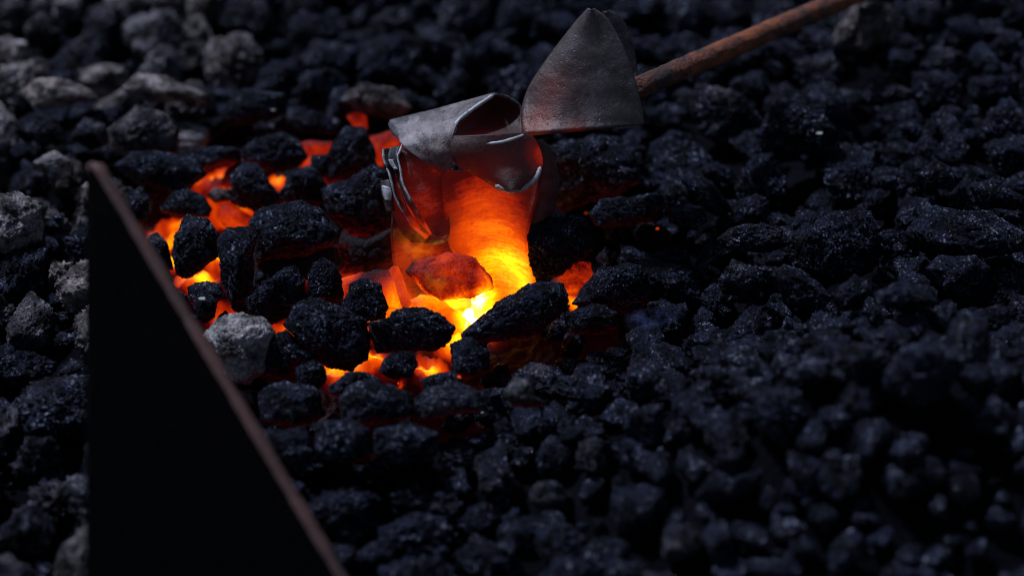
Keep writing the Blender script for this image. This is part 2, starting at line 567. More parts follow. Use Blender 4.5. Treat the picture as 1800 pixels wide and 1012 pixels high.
C = 'coal'
HEROES = [
 # pts, h, material, ash, warm, label, extra
 ([(331,380),(364,385),(385,415),(382,450),(358,466),(333,486),(312,478),(304,444),(309,412)], .004, 'c', .30, .5, 'upright oval coal lump between the two bright glowing gaps at the fire\'s left', {}),
 ([(285,364),(304,342),(326,334),(358,344),(372,368),(368,382),(333,379),(304,377),(284,372)], .002, 'c', .12, .4, 'flattish black coal lump lying just behind the upright oval coal', {}),
 ([(410,307),(428,285),(450,292),(475,323),(489,339),(475,364),(447,369),(410,352)], .004, 'c', .14, .3, 'square-backed black coal lump with a small bright orange gap at its right', {}),
 ([(425,263),(453,247),(494,235),(519,247),(538,276),(516,295),(485,304),(450,292),(428,282)], .002, 'c', .25, .2, 'pointed grey-topped coal lump at the back of the fire with red glow behind it', {}),
 ([(583,254),(608,225),(640,228),(655,263),(657,289),(630,298),(605,311),(581,314)], .006, 'c', .12, .2, 'tall blocky black coal lump with red glow on both sides behind the fire', {}),
 ([(482,352),(504,327),(504,301),(548,295),(573,327),(570,358),(548,364),(516,355)], .001, 'c', .08, .2, 'black coal lump between two tiny orange gaps in the middle of the fire', {}),
 ([(444,393),(466,368),(494,361),(529,352),(551,371),(595,406),(592,428),(548,444),(500,453),(453,459),(447,421)], .009, 'c', .12, .3, 'broad black coal lump with pale flecks and a dark red underside', {}),
 ([(570,336),(611,317),(655,292),(678,304),(684,358),(693,390),(643,418),(608,402),(580,377)], .006, 'c', .10, .2, 'large black coal lump leaning against the curled left edge of the hot steel', {}),
 ([(595,409),(643,421),(690,402),(695,440),(687,472),(649,478),(611,478),(598,453)], -.008, 'w', .0, .2, 'dark coal lump with faint red patches below the large lump left of the steel', {}),
 ([(390,428),(402,406),(434,402),(450,418),(444,447),(446,520),(432,545),(410,540),(393,490)], .005, 'c', .08, .2, 'tall black coal lump right of the bright gap beside the upright oval coal', {}),
 ([(448,455),(520,448),(590,435),(602,470),(570,490),(540,490),(500,490),(460,505),(446,490)], -.010, 'w', .0, .2, 'sunken coal lump in deep shade in the middle of the fire', {}),
 ([(433,526),(465,502),(500,470),(518,467),(536,493),(533,514),(548,526),(533,550),(506,559),(470,567),(441,553)], .004, 'c', .10, .2, 'sloping black coal lump with a red-lit lower side left of the small peaked coal', {'sub':7}),
 ([(542,484),(553,464),(568,453),(592,468),(596,484),(604,517),(589,529),(559,529),(545,517)], .006, 'c', .10, .2, 'small peaked black coal lump standing upright in the middle of the fire', {'sub':7}),
 ([(601,541),(616,502),(642,493),(663,505),(678,538),(675,559),(648,564),(607,559)], .008, 'c', .14, .2, 'upright coal lump with a red-lit right side in front of the glowing slab', {'sub':7}),
 ([(599,493),(636,481),(687,478),(705,517),(706,544),(666,541),(607,523)], -.008, 'h', .1, .3, 'orange glowing coal slab behind the upright coal lump', {}),
 ([(506,573),(530,544),(565,529),(595,544),(642,559),(651,594),(645,630),(616,646),(583,642),(548,618),(518,585)], .010, 'c', .12, .2, 'large rounded coal lump with a grey sparkling top above the lower glowing gaps', {'sub':7}),
 ([(654,594),(645,565),(669,562),(708,547),(749,539),(779,550),(805,576),(794,600),(767,618),(711,621),(666,618)], .010, 'c', .03, .2, 'large deep black coal lump in front of the white-hot hollow', {'sub':7,'grow':1.02}),
 ([(666,653),(675,630),(705,615),(728,621),(731,642),(720,662),(690,665)], .006, 'c', .05, .2, 'small black coal lump between the two lower glowing gaps', {'sub':7}),
 ([(364,591),(384,562),(423,553),(459,565),(479,585),(467,606),(462,653),(429,671),(399,659)], .010, 'c', .95, .1, 'pale grey ash-covered coal lump beside the rusty edge of the steel plate', {'sub':7}),
 ([(479,597),(503,582),(530,606),(559,624),(553,636),(518,642),(500,665),(470,653),(465,618)], .006, 'c', .05, .2, 'black coal lump right of the pale ash-covered lump', {}),
 ([(521,648),(548,633),(568,639),(574,668),(553,686),(527,677)], .006, 'c', .08, .2, 'small black coal lump at the left end of the lower glowing gap', {}),
 ([(577,678),(613,657),(642,653),(666,668),(663,692),(607,697),(580,692)], .004, 'c', .08, .2, 'low black coal lump under the lower left glowing gap', {}),
 ([(598,701),(625,677),(651,673),(720,692),(725,731),(681,745),(607,745)], .010, 'c', .35, .2, 'broad grey-topped coal lump in front of the lower left glowing gap', {}),
 ([(725,707),(755,683),(803,671),(844,686),(856,722),(785,728),(743,736)], .008, 'c', .38, .2, 'broad grey-topped coal lump in front of the lower right glowing gap', {}),
 ([(794,606),(829,594),(856,618),(856,648),(826,659),(797,653)], .006, 'c', .06, .2, 'black coal lump right of the slanted lower glowing gap', {}),
 ([(742,668),(770,656),(800,652),(812,668),(795,690),(750,690)], .002, 'c', .06, .2, 'low black coal lump under the slanted lower glowing gap', {}),
 ([(808,587),(846,555),(880,530),(925,496),(944,490),(991,496),(1005,515),(991,553),(956,585),(893,598),(817,604)], .010, 'c', .04, .2, 'largest black coal lump, sloping up to the right below the white-hot hollow', {'sub':7,'grow':0.98}),
 ([(921,401),(956,385),(981,381),(1029,389),(1038,436),(1019,455),(985,483),(945,482),(928,436)], .008, 'c', .08, .2, 'black coal lump with a red-lit left side touching the right edge of the hot steel', {'sub':7}),
 ([(1007,534),(1029,502),(1060,477),(1100,468),(1130,485),(1138,520),(1110,545),(1050,548)], .006, 'c', .06, .2, 'black sparkling coal lump right of the small orange gap at the right of the fire', {'sub':7}),
 ([(991,552),(1041,536),(1083,550),(1083,575),(1050,587),(1003,580)], .008, 'c', .12, .2, 'low black coal lump under the small orange gap at the right of the fire', {}),
 ([(985,480),(1007,461),(1036,462),(1043,487),(1013,515),(985,520)], -.010, 'b', .0, .2, 'dull red glowing coal in the gap at the right of the fire', {}),
 ([(714,477),(735,458),(789,447),(830,458),(861,487),(866,507),(830,518),(779,523),(744,511)], .014, 'r', .0, .3, 'brown-orange glowing rock lying in the white-hot hollow under the steel', {'sub':7,'k':.8}),
 ([(712,531),(744,521),(779,529),(817,562),(808,582),(766,560),(735,552)], -.010, 'h', .0, .3, 'orange glowing coal along the front of the white-hot hollow', {}),
 ([(333,505),(364,495),(384,502),(396,523),(373,532),(335,530)], .000, 'c', .35, .6, 'grey-topped coal lump below the left glowing gap near the steel plate', {}),
 ([(340,528),(358,515),(380,529),(378,556),(358,570),(345,560)], .004, 'c', .15, .6, 'small black coal lump by the plate edge with a red glow at its right', {}),
 ([(257,418),(276,409),(295,434),(300,469),(285,470),(263,445)], .000, 'c', .40, .8, 'pinkish ash-dusted coal lump between the plate edge and the left glowing gap', {}),
 ([(372,348),(402,345),(412,362),(447,383),(444,406),(402,404),(383,382)], -.012, 'd', .2, .6, 'red glowing rubble coal behind the bright gap at the left of the fire', {}),
 ([(364,344),(380,332),(403,335),(409,352),(380,358)], -.002, 'c', .60, .9, 'small pinkish ash-coated coal lump beside the square-backed coal', {}),
 ([(387,325),(400,297),(428,280),(424,297),(412,330),(402,338)], -.004, 'c', .32, .5, 'narrow purplish coal lump left of the square-backed coal', {}),
 ([(548,276),(580,272),(582,306),(560,314),(546,300)], -.004, 'c', .30, .5, 'small purplish coal lump left of the tall blocky coal', {}),
 ([(958,262),(1040,238),(1110,268),(1122,320),(1060,345),(990,370),(962,340)], .004, 'c', .05, .1, 'large dark coal lump in shade under the straight edge of the grey steel petal', {}),
 ([(1036,376),(1058,351),(1111,347),(1156,344),(1171,358),(1151,389),(1111,395),(1053,395)], .006, 'c', .22, .1, 'flat-topped glittering coal lump right of the hot steel', {'sub':7}),
 ([(1173,367),(1200,356),(1236,367),(1240,389),(1209,400),(1178,391)], .006, 'c', .12, .1, 'small rounded coal lump next to the flat-topped glittering coal', {}),
 ([(1196,313),(1222,304),(1253,322),(1284,367),(1258,378),(1222,355)], .006, 'c', .12, .1, 'slanting coal lump above the small rounded coal at the right', {}),
 ([(1262,420),(1284,402),(1338,393),(1373,407),(1382,429),(1338,442),(1276,434)], .010, 'c', .34, .2, 'flat grey coal slab with one bright glint right of the fire', {'sub':7}),
 ([(1307,358),(1329,340),(1353,358),(1347,382),(1311,378)], .008, 'c', .12, .1, 'small round coal lump standing above the flat grey slab', {}),
 ([(1262,491),(1289,460),(1338,473),(1347,496),(1311,520),(1271,511)], .008, 'c', .34, .3, 'grey coal lump with a bright sparkle below the flat grey slab', {'sub':7}),
 ([(1418,416),(1458,376),(1524,380),(1542,429),(1538,473),(1489,500),(1427,469)], .010, 'c', .18, .1, 'big glittering coal lump in sharp focus right of the flat grey slab', {'sub':7}),
 ([(1356,482),(1378,469),(1413,478),(1462,522),(1444,546),(1382,529)], .008, 'c', .22, .1, 'ridge-backed coal lump sloping down to the right below the big glittering coal', {}),
 ([(1462,518),(1502,482),(1529,509),(1511,542),(1476,546)], .008, 'c', .26, .1, 'pyramid-shaped coal lump right of the ridge-backed coal', {}),
 ([(1538,515),(1578,496),(1622,504),(1649,531),(1600,548),(1542,535)], .008, 'c', .22, .1, 'humped coal lump right of the pyramid-shaped coal', {}),
 ([(1596,407),(1636,367),(1729,376),(1796,411),(1791,438),(1711,453),(1613,440)], .010, 'c', .16, .1, 'very broad glittering coal lump near the right edge of the bed', {}),
 ([(1631,472),(1658,453),(1711,453),(1738,471),(1720,495),(1658,500)], .008, 'c', .20, .1, 'oval coal lump just below the very broad glittering coal', {}),
 ([(1613,306),(1644,282),(1693,313),(1670,332),(1630,327)], .006, 'c', .18, .1, 'crumbly coal lump above the very broad glittering coal', {}),
 ([(1707,327),(1747,318),(1800,349),(1782,369),(1729,364)], .006, 'c', .16, .1, 'coal lump above the broad glittering coal, cut by the right edge of the photo', {}),
 ([(1331,235),(1355,188),(1415,178),(1442,202),(1462,232),(1435,269),(1351,262)], .010, 'c', .20, .2, 'big blurred coal lump with a dark hollow front below the rusty rod', {}),
 ([(44,160),(64,141),(117,141),(157,157),(176,176),(125,183),(64,191)], .010, 'c', .95, .7, 'long pale ash-covered lump, brightest of those at the upper left', {}),
 ([(213,157),(242,128),(295,139),(359,165),(356,182),(313,176),(263,178)], .010, 'c', .80, .6, 'long pale lump shaped like a ledge with black shade under it at the upper left', {}),
 ([(192,228),(242,187),(285,206),(309,231),(306,263),(231,281),(199,256)], .010, 'c', .55, .4, 'big peaked grey-brown coal lump right above the tip of the steel plate', {}),
 ([(43,231),(68,203),(103,221),(114,249),(71,256)], .006, 'c', .35, .5, 'rounded dark lump with a brownish rim below the long pale lump', {}),
 ([(125,242),(149,208),(185,221),(192,249),(157,263)], .006, 'c', .45, .2, 'grey knobbly lump left of the big peaked grey-brown coal', {}),
 ([(57,285),(96,267),(125,285),(128,308),(89,317)], .008, 'c', .75, .3, 'pitted pale grey lump just left of the tip of the steel plate', {}),
 ([(600,178),(612,160),(645,150),(690,160),(720,190),(690,206),(640,198)], .010, 'c', .60, .8, 'pinkish-brown blurred lump behind the folded grey steel', {}),
 ([(505,208),(545,195),(600,212),(592,235),(520,232)], .004, 'c', .18, .2, 'low dark coal lump with a grey rim behind the red gaps', {}),
 ([(392,192),(430,160),(500,165),(507,200),(440,217),(400,214)], .008, 'c', .12, .2, 'wide black coal lump behind the fire with a white chip beside it', {}),
 ([(0,345),(30,340),(75,365),(70,420),(20,442),(-8,430)], .010, 'c', .80, .2, 'pale pitted lump at the left edge of the photo beside the steel plate', {}),
 ([(1476,45),(1500,18),(1535,5),(1585,35),(1575,70),(1540,78),(1500,92),(1470,76)], .012, 'c', .62, .7, 'pale crumbly clinker lump under the far end of the rusty rod', {'k':1.8}),
 ([(886,690),(905,664),(927,666),(941,697),(960,706),(930,716),(900,710)], .012, 'c', .50, .3, 'pale-topped blurred lump in front of the largest black coal', {}),
 ([(205,290),(235,268),(300,268),(345,280),(362,308),(322,335),(250,330)], .006, 'c', .22, .2, 'wide dark coal lump with a grey top between the plate tip and the fire', {}),
 ([(318,288),(330,264),(370,257),(415,264),(420,284),(385,298),(345,302)], .004, 'c', .24, .2, 'flat dark coal lump at the back left rim of the fire', {}),
 ([(215,362),(228,335),(250,330),(262,350),(256,385),(232,392)], .004, 'c', .35, .4, 'small grey coal lump touching the upper edge of the steel plate', {}),
 ([(455,690),(500,672),(555,690),(570,730),(520,750),(462,738)], .006, 'c', .25, .2, 'soft-focus grey-topped coal lump near the plate, below the row of small black coals', {}),
 ([(560,748),(610,737),(650,752),(655,795),(600,810),(562,790)], .008, 'c', .20, .2, 'soft-focus coal lump directly below the left of the two broad grey-topped coals', {}),
 ([(662,757),(720,744),(772,760),(765,800),(700,812),(664,795)], .008, 'c', .24, .2, 'soft-focus coal lump below the gap between the two broad grey-topped coals', {}),
 ([(468,758),(530,754),(552,790),(530,830),(480,818)], .006, 'c', .15, .2, 'soft-focus dark coal lump close to the rusty plate edge in the near bed', {}),
 ([(650,240),(688,230),(706,246),(694,258),(676,264),(674,292),(654,294)], -.004, 'b', .0, .2, 'bright red glowing coal in the gap between the tall blocky coal and the folded steel', {}),
 ([(526,252),(556,248),(584,250),(586,274),(560,278),(536,274)], -.003, 'b', .0, .2, 'red glowing coal in the gap left of the tall blocky coal at the back', {}),
 ([(612,206),(628,198),(642,206),(646,226),(626,224)], .001, 'b', .0, .2, 'small dull red coal high at the back, behind the tall blocky coal', {}),
]
HOT_ROCK = ember_material('hot_rock', [(PZ(790, 487, .014), 0.46, 0.032), (PZ(800, 528, .004), 0.74, 0.012), (PZ(745, 515, .006), 0.66, 0.009), (PZ(850, 520, .006), 0.74, 0.010)],
                          1.0, 0.0, 0.62, 130, 0.03, (0.02, 0.012, 0.012))
MATS = {'c': M_COAL, 'h': M_HOT, 'w': M_WARM, 'r': HOT_ROCK, 'd': M_RED, 'b': M_BACK}
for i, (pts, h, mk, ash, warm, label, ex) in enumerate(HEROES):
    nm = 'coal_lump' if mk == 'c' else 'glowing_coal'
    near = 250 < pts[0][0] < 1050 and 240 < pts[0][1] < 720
    ob = outlined_lump(pts, h, M_FIRELIT if (mk == 'c' and near) else MATS[mk], nm, label, C if mk == 'c' else 'glowing coal', 'coal lumps in the forge fire bed', ash, warm,
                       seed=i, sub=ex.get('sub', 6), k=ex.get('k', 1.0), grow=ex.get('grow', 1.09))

# ------------------------------------------------------------------ the ground under the bed
def grid_mesh(name, x0, x1, y0, y1, nx, ny, zf, mat):
    xs = np.linspace(x0, x1, nx); ys = np.linspace(y0, y1, ny)
    gx, gy = np.meshgrid(xs, ys)
    z = zf(gx.ravel(), gy.ravel())
    v = np.stack([gx.ravel(), gy.ravel(), z], 1)
    idx = np.arange(nx * ny).reshape(ny, nx)
    f = np.stack([idx[:-1, :-1].ravel(), idx[:-1, 1:].ravel(), idx[1:, 1:].ravel(), idx[1:, :-1].ravel()], 1)
    return new_mesh(name, v, f, mat)

def dust_material():
    m, T = new_mat('coal_dust')
    tc = T.n('ShaderNodeTexCoord').outputs['Object']
    a = T.noise(tc, 14, 6, 0.6)
    c = T.noise(tc, 240, 4, 0.7)
    colr = T.mixc(T.ramp(a, [(0.35, 0.0), (0.7, 1.0)]), (0.0015, 0.0016, 0.003), (0.006, 0.006, 0.009))
    colr = T.mixc(T.ramp(c, [(0.55, 0.0), (0.75, 0.5)]), colr, (0.014, 0.014, 0.018))
    b = T.n('ShaderNodeBsdfPrincipled')
    T.l(colr, b.inputs['Base Color'])
    b.inputs['Roughness'].default_value = 1.0
    b.inputs['Specular IOR Level'].default_value = 0.05
    bp = T.n('ShaderNodeBump'); bp.inputs['Strength'].default_value = 0.9; bp.inputs['Distance'].default_value = 0.004
    T.l(c, bp.inputs['Height']); T.l(bp.outputs[0], b.inputs['Normal'])
    o = T.n('ShaderNodeOutputMaterial'); T.l(b.outputs[0], o.inputs[0])
    return m
M_DUST = dust_material()

bedv = np.vectorize(bed)
FIRE_C = [(PZ(840, 525), 0.070), (PZ(360, 420), 0.060), (PZ(560, 440), 0.07), (PZ(640, 615), 0.046), (PZ(560, 280), 0.06), (PZ(400, 290), 0.06), (PZ(680, 250), 0.065), (PZ(560, 255), 0.06), (PZ(960, 480), 0.05)]
def hollow(x, y):
    z = np.zeros_like(x)
    for p, r in FIRE_C:
        z = np.maximum(z, np.exp(-(((x - p.x) ** 2 + (y - p.y) ** 2) / r ** 2) ** 2))
    return z
def ground_z(x, y):
    far = np.exp(-((x / 0.75) ** 4 + (y / 0.75) ** 4))
    p = np.stack([x * 28, y * 28, np.zeros_like(x)], 1)
    return (bedv(x, y) - 0.024) * far - 0.05 * (1 - far) - 0.035 * hollow(x, y) + 0.004 * fbm(p, 3)
ground = link('ground', grid_mesh('ground', -2.5, 2.5, -2.5, 2.5, 420, 420, ground_z, M_DUST))
tag(ground, kind='structure')

# ---- the glowing ember bed in the hollow
def ember_z(x, y):
    p = np.stack([x, y, np.zeros_like(x)], 1)
    deep = np.exp(-(((x - FIRE_C[0][0].x) ** 2 + (y - FIRE_C[0][0].y) ** 2) / 0.03 ** 2))
    rim = hollow(x, y)
    return bedv(x, y) + EMBER_H - 0.012 * deep + 0.012 * fbm(p * 34, 2) + 0.006 * fbm(p * 110, 3) - 0.03 * (1 - rim)
pa, pb = PZ(215, 190), PZ(1110, 720)
eb = link('embers', grid_mesh('embers', pa.x, pb.x, pb.y, pa.y, 330, 330, ember_z, M_EMBER))
tag(eb, 'glowing orange embers filling the gaps between the coals of the fire', 'embers', kind='stuff')

# ------------------------------------------------------------------ the steel plate at the left
def add_sheet(name, mat, fpos, nu, nv, thick, parent, bevel=True):
    v, f = [], []
    for j in range(nv + 1):
        for i in range(nu + 1):
            v.append(fpos(i / nu, j / nv))
    for j in range(nv):
        for i in range(nu):
            a = j * (nu + 1) + i
            f.append((a, a + 1, a + nu + 2, a + nu + 1))
    me = new_mesh(name, v, f, mat)
    o = link(name, me, parent)
    s = o.modifiers.new('thickness', 'SOLIDIFY')
    s.thickness = thick
    s.offset = 0.0
    s.use_even_offset = True
    return o

plate = bpy.data.objects.new('steel_plate', None)
COL.objects.link(plate)
M_PLATE_SHADE = rust_material('shaded_steel', (0.0006, 0.0007, 0.0014), (0.0016, 0.0015, 0.002), scale=30, matte=True)  # the shade on the plate's face is put into this near-black colour
M_EDGE = rust_material('rusty_edge', (0.035, 0.020, 0.020), (0.15, 0.066, 0.052), patch=(0.36, 0.62), scale=26, bump=0.0008)
pA = PD(158, 283, 1.075)                       # the tip
pB = PD(156, 1180, 0.985)                      # lower left, buried
pC = PD(690, 1180, 1.035)                      # lower right, beyond the frame
plate.location = (pA + pB + pC) / 3
pn = (pB - pA).cross(pC - pA).normalized()
if pn.dot(CAM - pA) < 0: pn = -pn              # faces the camera
edge = (pC - pA).normalized()
out = edge.cross(pn).normalized()
if out.dot(pB - pA) > 0: out = -out
PT = 0.0075
wide = 0.0012
def tri_prism(name, pts, t, mat):
    bm = bmesh.new()
    fr = [bm.verts.new(p - plate.location) for p in pts]
    bk = [bm.verts.new(p - pn * t - plate.location) for p in pts]
    bm.faces.new(fr); bm.faces.new(bk[::-1])
    n = len(pts)
    for i in range(n):
        bm.faces.new((fr[i], fr[(i + 1) % n], bk[(i + 1) % n], bk[i]))
    bmesh.ops.recalc_face_normals(bm, faces=bm.faces)
    bmesh.ops.bevel(bm, geom=bm.edges[:], offset=0.0007, segments=2, affect='EDGES')
    me = bpy.data.meshes.new(name); bm.to_mesh(me); bm.free()
    me.materials.append(mat)
    return link(name, me, plate)
tri_prism('plate_body', [pA, pB, pC], PT, M_PLATE_SHADE)
# the worn, rusty top edge: a rounded lip that runs along the sloping side
def lip():
    n, m = 90, 10
    rng = np.random.default_rng(4)
    v, f = [], []
    L = (pC - pA).length
    for i in range(n + 1):
        t = i / n
        c = pA + (pC - pA) * t
        w = 1 + 0.10 * math.sin(t * 37) + 0.07 * math.sin(t * 91 + 1) + rng.uniform(-0.05, 0.05)
        end = min(1.0, (t * L + 0.0005) / 0.004) ** 0.5
        for k in range(m):
            a = 2 * math.pi * k / m
            off = out * (0.0040 * math.cos(a) * w + 0.0022) * end - pn * (PT / 2 - (PT / 2 + 0.0006) * math.sin(a) * end)
            v.append(c + off - plate.location)
    for i in range(n):
        for k in range(m):
            a = i * m + k; b = i * m + (k + 1) % m
            f.append((a, b, b + m, a + m))
    f.append(tuple(range(m))[::-1]); f.append(tuple(n * m + k for k in range(m)))
    me = new_mesh('rusty_edge', v, f, M_EDGE)
    bm = bmesh.new(); bm.from_mesh(me); bmesh.ops.recalc_face_normals(bm, faces=bm.faces); bm.to_mesh(me); bm.free()
    return link('rusty_edge', me, plate)
lip()
tag(plate, 'black shaded pointed steel plate with a rusty sloping edge standing in the coals', 'steel plate')

# ------------------------------------------------------------------ the forged steel piece
DF = 1.238
FL = bpy.data.objects.new('forged_workpiece', None)
COL.objects.link(FL)
FL.location = PD(850, 510, DF)
HOTSTEEL = [(PD(885, 480, DF + .025), 0.90, 0.029), (PD(860, 430, DF + .014), 0.72, 0.027), (PD(855, 375, DF + .006), 0.53, 0.029), (PD(740, 470, DF + .025), 0.56, 0.026),
            (PD(740, 360, DF), 0.43, 0.023), (PD(870, 320, DF), 0.37, 0.022), (PD(770, 290, DF), 0.40, 0.012), (PD(730, 310, DF), 0.34, 0.016), (PD(890, 520, DF + .03), 0.95, 0.026), (PD(800, 530, DF + .045), 0.92, 0.022), (PD(848, 528, DF + .036), 0.98, 0.022), (PD(720, 530, DF + .03), 0.66, 0.014)]
CUPHEAT = [(PD(935, 275, DF), 0.46, 0.013), (PD(800, 262, DF), 0.42, 0.008), (PD(880, 345, DF), 0.46, 0.013), (PD(860, 300, DF), 0.30, 0.028)]
PETALGLOW = [(PD(940, 208, DF), 0.29, 0.016), (PD(960, 150, DF), 0.22, 0.018), (PD(1010, 236, DF), 0.27, 0.010)]  # dull red glow and brown tint towards the blade's lower left
RIMHEAT = [(PD(905, 470, DF), 0.6, 0.03), (PD(745, 410, DF), 0.56, 0.019)]
M_HOTST = steel_material('hot_steel', HOTSTEEL, (0.025, 0.015, 0.015), (0.06, 0.034, 0.028), 1.0, 0.0, streak=0.17, flaky=True)
M_LEFT = steel_material('left_hot_steel', HOTSTEEL, (0.02, 0.013, 0.013), (0.05, 0.030, 0.026), 0.92, -0.02, streak=0.17, flaky=True)
M_CUP = steel_material('cup_steel', CUPHEAT, (0.014, 0.012, 0.014), (0.05, 0.042, 0.046), 1.0, 0.0, streak=0.08, metallic=0.1)
M_BLADE = steel_material('scaled_steel', PETALGLOW, (0.036, 0.030, 0.032), (0.108, 0.090, 0.092), 1.0, 0.0, streak=0.08, metallic=0.25, rough=(0.28, 0.5))
M_FOLD = steel_material('ash_grey_steel', [(PD(785, 272, DF), 0.52, 0.011), (PD(765, 290, DF), 0.50, 0.010)], (0.022, 0.019, 0.022), (0.34, 0.295, 0.30), 1.0, 0.0, streak=0.08, metallic=0.25)
M_DARKST = steel_material('dark_steel', RIMHEAT, (0.03, 0.03, 0.035), (0.10, 0.10, 0.11), 0.8, 0.0, streak=0.08, metallic=0.6)
M_SHADE = steel_material('shaded_dark_steel', RIMHEAT, (0.006, 0.006, 0.008), (0.02, 0.02, 0.024), 0.5, 0.0, streak=0.08, metallic=0.1)  # darker copy of the dark steel, with the rear blade's shade in its colour
M_BRIGHT = steel_material('worn_edge', [(PD(880, 420, DF), 0.55, 0.03), (PD(750, 410, DF), 0.72, 0.018)], (0.40, 0.39, 0.41), (0.75, 0.72, 0.74), 0.7, 0.0, streak=0.08, metallic=0.1)

def curve_pts(rows, t):
    """Catmull-Rom through (px, py, depth in mm) rows, t in 0..1 by chord length"""
    P = [np.array(r, float) for r in rows]
    L = [0.0]
    for a, b in zip(P[:-1], P[1:]):
        L.append(L[-1] + math.hypot(a[0] - b[0], a[1] - b[1]) + 1e-6)
    s = t * L[-1]
    i = 0
    while i < len(P) - 2 and s > L[i + 1]: i += 1
    u = (s - L[i]) / (L[i + 1] - L[i])
    p0 = P[i - 1] if i > 0 else 2 * P[i] - P[i + 1]
    p3 = P[i + 2] if i + 2 < len(P) else 2 * P[i + 1] - P[i]
    p1, p2 = P[i], P[i + 1]
    return 0.5 * (2 * p1 + (p2 - p0) * u + (2 * p0 - 5 * p1 + 4 * p2 - p3) * u * u + (3 * p1 - p0 - 3 * p2 + p3) * u ** 3)

def petal(name, left, right, mat, bulge=0.0, ridge=None, thick=0.0016, nu=40, nv=50, wob=0.5, seed=1, label=None):
    """a blade of sheet steel between two edge curves; bulge and wobble in mm of depth"""
    base = FL.location
    pts = []
    for j in range(nv + 1):
        a = curve_pts(left, j / nv); b = curve_pts(right, j / nv)
        for i in range(nu + 1):
            u = i / nu
            q = a * (1 - u) + b * u
            if callable(bulge): q[2] += bulge(u, j / nv)
            else: q[2] += bulge * math.sin(math.pi * u)
            pts.append(q)
    q = np.array(pts)
    nz = fbm(np.stack([q[:, 0] / 70, q[:, 1] / 70, np.full(len(q), seed * 7.7)], 1), 3)
    q[:, 2] += wob * nz * 2.0
    grid = [PD(x, y, DF + z * 0.001) - base for x, y, z in q]
    return_obj = add_sheet(name, mat, lambda u, v: grid[int(round(v * nv)) * (nu + 1) + int(round(u * nu))], nu, nv, thick, FL)
    if label: return_obj['label'] = label
    return return_obj

def ribbon(name, rows, rad, mat, label=None, flat=1.0, wave=0.12):
    """a thin rolled edge along a curve"""
    n, m = 60, 8
    P = [PD(*(curve_pts(rows, i / n)[:2]), DF + curve_pts(rows, i / n)[2] * 0.001) for i in range(n + 1)]
    v, f = [], []
    for i in range(n + 1):
        tg = (P[min(n, i + 1)] - P[max(0, i - 1)]).normalized()
        s = tg.cross(FWD).normalized(); w = s.cross(tg).normalized()
        taper = min(1.0, i / 4 + 0.25, (n - i) / 4 + 0.25)
        r = rad * taper * (1 + wave * math.sin(i * 0.7 + rad * 9e3) * math.sin(i * 0.31))
        for k in range(m):
            a = 2 * math.pi * k / m
            v.append(P[i] + s * (r * math.cos(a)) + w * (r * flat * math.sin(a)) - FL.location)
    for i in range(n):
        for k in range(m):
            a = i * m + k; b = i * m + (k + 1) % m
            f.append((a, b, b + m, a + m))
    f.append(tuple(range(m))[::-1]); f.append(tuple(n * m + k for k in range(m)))
    me = new_mesh(name, v, f, mat)
    o = link(name, me, FL)
    if label: o['label'] = label
    return o

# grey scaled blade at the top right
petal('petal',
      [(1036, 16, 6), (1012, 42, 8), (985, 76, 11), (955, 116, 13), (932, 152, 14), (919, 188, 12), (917, 215, 8), (921, 237, 2)],
      [(1042, 17, 2), (1066, 34, 2), (1092, 76, 1), (1112, 126, 1), (1125, 172, 2), (1130, 200, 3), (1131, 216, 4), (1130, 220, 4)],
      M_BLADE, bulge=lambda u, v: -6.5 * (math.sin(math.pi * min(1, u / 0.7)) if u < 0.35 else math.cos((u - 0.35) / 0.65 * math.pi / 2)), thick=0.002, seed=2, wob=0.6,
      label='smooth grey pointed blade with a reddish lower corner')
# its twin behind, only an edge shows
petal('petal',
      [(1062, 20, 26), (1050, 60, 28), (1045, 110, 28), (1050, 160, 26), (1060, 205, 22)],
      [(1070, 20, 26), (1090, 30, 26), (1106, 62, 26), (1118, 110, 26), (1126, 200, 20)],
      M_SHADE, bulge=-3, seed=3, label='dark blade behind the grey pointed blade')
# folded ash-grey sheet, upper left
petal('petal',
      [(690, 214, 14), (700, 236, 4), (706, 254, -2), (738, 279, -6), (776, 303, -8)],
      [(870, 165, 14), (838, 186, 4), (808, 214, -4), (795, 246, -9), (797, 296, -11)],
      M_FOLD, bulge=lambda u, v: -5.0 * math.sin(math.pi * v) * (0.4 + 0.6 * math.sin(math.pi * u)), seed=4, wob=1.4, nu=60, nv=40,
      label='folded ash-grey sheet catching the light')
petal('petal', [(686, 212, 15), (684, 222, 14), (692, 236, 10)], [(745, 198, 15), (730, 215, 8), (706, 250, 2)], M_DARKST, bulge=-1, seed=14, wob=1.5, nu=20, nv=16)
# the cup: dark inside wall
petal('cup_wall',
      [(868, 167, 8), (838, 187, 2), (810, 214, -4), (797, 240, -6), (800, 252, -6)],
      [(872, 166, 8), (900, 175, 12), (917, 192, 12), (919, 218, 8), (919, 240, 0)],
      M_CUP, bulge=lambda u, v: 22 * math.sin(math.pi * u) ** 0.8 * max(0.03, math.sin(math.pi * (0.22 + 0.78 * v))), seed=5, wob=0.5, label='dark hollow inside of the cup')
